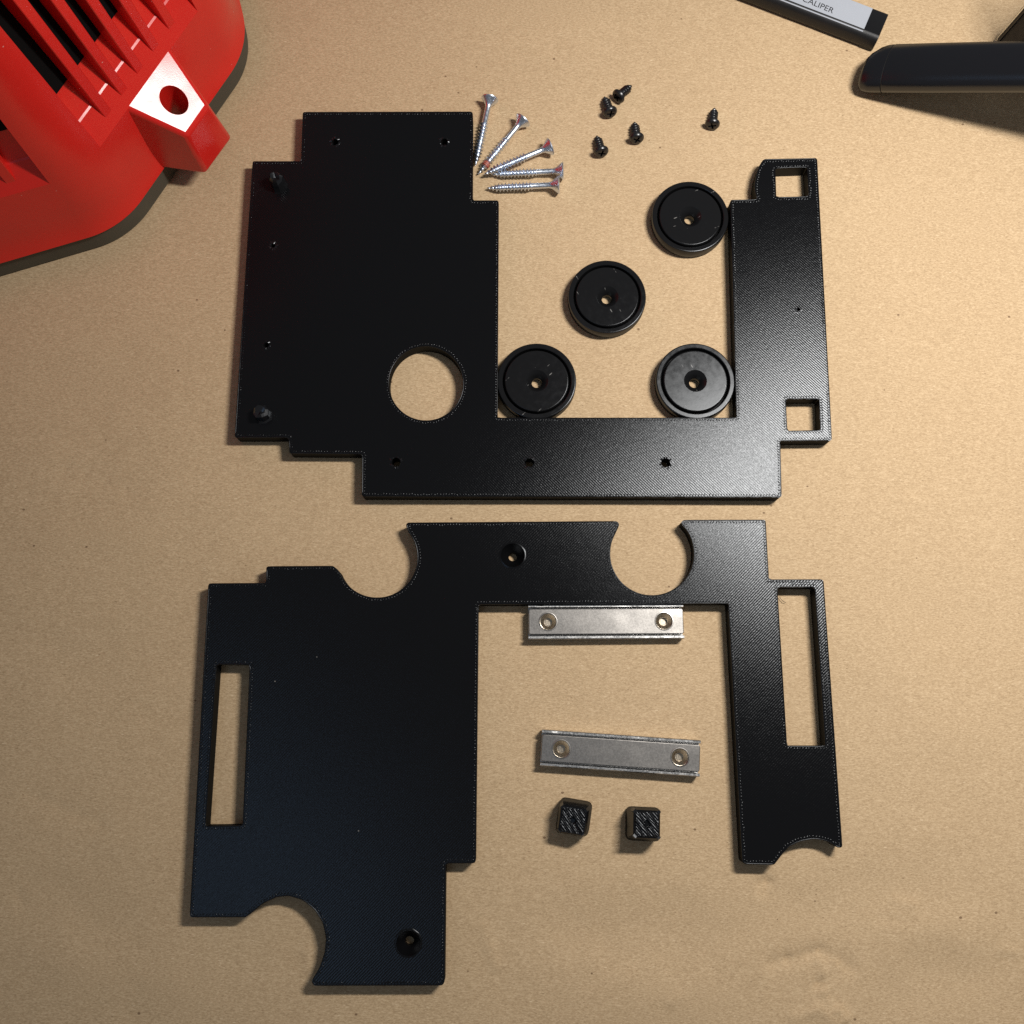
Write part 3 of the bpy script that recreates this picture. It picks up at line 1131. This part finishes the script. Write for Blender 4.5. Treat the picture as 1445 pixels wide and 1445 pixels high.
# ------------------------------------------------------------------ caliper case
def caliper():
    ZT = 8.0
    a, b = at(1239.7, 54, ZT), at(1255.9, 19.2, ZT)           # right end, near and far corners of the top
    l = at(1094, -2, ZT)
    ux = (Vector(a) - Vector(l)).normalized()
    uy = Vector((0, 0, 1)).cross(ux)
    W = (b - a).dot(uy)
    rot = Matrix((ux, uy, Vector((0, 0, 1)))).transposed()
    t = thing('caliper_bar', 'black flat bar with a grey label printed CALIPER, cut off by the top edge', 'caliper', (a.x, a.y, 0), rot)
    L = 150
    sec = [(.3, 0), (-.6, .4), (-1.2, 2.2), (-1.0, 5.6), (-.1, 7.2), (1.3, ZT), (1.7, ZT), (2.0, ZT - .35), (W - .8, ZT - .35), (W, ZT - .8), (W, .4), (W - .4, 0)]
    n = len(sec)
    V = [(x, y, z) for x in (-L, 0) for y, z in sec]
    F = [(i, (i + 1) % n, n + (i + 1) % n, n + i) for i in range(n)] + [tuple(range(n)), tuple(range(n, 2 * n))]
    link('bar', fix(mesh('bar', V, F), 50), M['black'], t)
    link('end_stop', box('end_stop', -6, -1.1, -1.0, 2.0, .05, 2.1, .2, 1), M['black'], t)
    def loc(px, py):
        p = at(px, py, ZT - .3) - Vector((a.x, a.y, ZT - .3))
        return p.dot(ux), p.dot(uy)
    c1, c2 = loc(1231.8, 12), loc(1217.5, 45)
    lb = link('label', box('label', -L + 4, (c1[0] + c2[0]) / 2, c2[1], c1[1], ZT - .4, ZT - .2, .05, 1), M['label'], t)
    cu = bpy.data.curves.new('txt', 'FONT')
    cu.body = 'L CALIPER'
    cu.size = .0039; cu.extrude = .00002; cu.align_x = 'RIGHT'
    o = bpy.data.objects.new('tmp', cu); C.objects.link(o)
    bpy.context.view_layer.update()
    me = bpy.data.meshes.new_from_object(o.evaluated_get(bpy.context.evaluated_depsgraph_get()))
    bpy.data.objects.remove(o, do_unlink=True)
    me.materials.clear()
    xs = [v.co.x for v in me.vertices]
    p, q = loc(1174.6, 19.3), loc(1129.5, 0.5)
    wanted = p[0] - q[0]
    tx = link('lettering', me, M['ink'], lb)
    tx.location = (p[0] * MM, p[1] * MM, (ZT - .17) * MM)
    tx.rotation_euler = (0, 0, math.atan2(p[1] - q[1], p[0] - q[0]))
    return t


caliper()


# ------------------------------------------------------------------ black tool handle at the right
def handle():
    A = at(1222, 97, 5.2); B = at(1470, 94, 36)
    d = (B - A); Lx = d.length; d.normalize()
    rot = axis_rot(d)
    t = thing('tool_handle', 'black rounded tool handle with an end cap, rising off the paper at the right edge', 'tool handle', (A.x, A.y, A.z), rot)
    def ringpts(x, hw0, hw1, hz, lean, n=28):
        """superellipse section: hw0 near side (toward the viewer), hw1 far side"""
        out = []
        for k in range(n):
            a = 2 * PI * k / n
            c, s = math.cos(a), math.sin(a)
            y = math.copysign(abs(c) ** .85, c); z = math.copysign(abs(s) ** .92, s)
            yy = y * (hw1 if y > 0 else hw0)
            out.append((x + lean * yy / 10, yy, z * hz))
        return out
    def loft(name, secs, m):
        V, F = [], []
        n = 28
        for s in secs: V += ringpts(*s)
        for i in range(len(secs) - 1):
            for k in range(n):
                l = (k + 1) % n
                F.append((i * n + k, i * n + l, (i + 1) * n + l, (i + 1) * n + k))
        F.append(tuple(range(n))); F.append(tuple(range((len(secs) - 1) * n, len(secs) * n)))
        return link(name, fix(mesh(name, V, F), 45), m, t)
    loft('end_cap', [(-.2, 7.5, 2.5, 3.4, 1.2), (.3, 9.3, 4.2, 4.6, 1.2), (1.6, 10.6, 6.5, 5.4, 1.1), (4.5, 11.0, 9.4, 5.9, .9), (7.2, 11.0, 10.6, 6.1, .6), (9.3, 11.0, 10.8, 6.15, .5)], M['grip'])
    loft('seam', [(9.2, 10.75, 10.55, 6.0, .5), (9.75, 10.75, 10.55, 6.0, .5)], M['rubber'])
    loft('grip', [(9.65, 10.9, 10.7, 6.15, .5), (10.1, 11.05, 10.85, 6.25, .5), (30, 11.05, 10.9, 6.4, .3), (Lx * .6, 11.0, 10.9, 6.4, .1), (Lx, 11.0, 10.9, 6.4, 0), (Lx + 70, 11.0, 10.9, 6.4, 0)], M['grip'])
    return t


handle()


# ------------------------------------------------------------------ dark case cut off by the top right corner
def corner_case():
    A = at(1406, 55, 1.5); B = at(1452, 2, 26)
    d = (B - A).normalized()
    s = d.cross(Vector((0, 0, 1))).normalized()       # towards the right
    up = s.cross(d)
    rot = Matrix((d, s, up)).transposed()
    t = thing('plastic_case', 'dark plastic case with a clear edge strip, cut off by the top right corner', 'case', A, rot)
    link('clear_edge', box('clear_edge', -.5, 90, 0, 2.4, -1, .6, .3, 1), M['clear'], t)
    link('lid', box('lid', 3.5, 90, 2.5, 19, -1.2, 1.4, .5, 2), M['rubber'], t)
    link('side', box('side', 6, 90, 3.2, 18, -5, -1.3, .5, 2), M['rubber'], t)
    link('ridge', box('ridge', 4, 90, 5.2, 6.0, 1.4, 2.0, .2, 1), M['black'], t)
    return t


corner_case()


# ------------------------------------------------------------------ small bits lying about
def fibre(name, pts, r, m, label):
    P = [at(x, y, z) for x, y, z in pts]
    b = P[0].copy()
    v, f = tube([p - b for p in P], r, 5, False)
    o = link(name, fix(mesh(name, v, f)), m, None, True)
    o.location = b * MM
    o['label'] = label; o['category'] = 'fibre'
    return o


fibre('stray_fibre', [(1100, 842, .3), (1102.5, 846, .5), (1106, 849, .6), (1109, 850.5, .3)], .1, M['fluff'], 'fine dark fibre on the paper inside the right-hand slot')
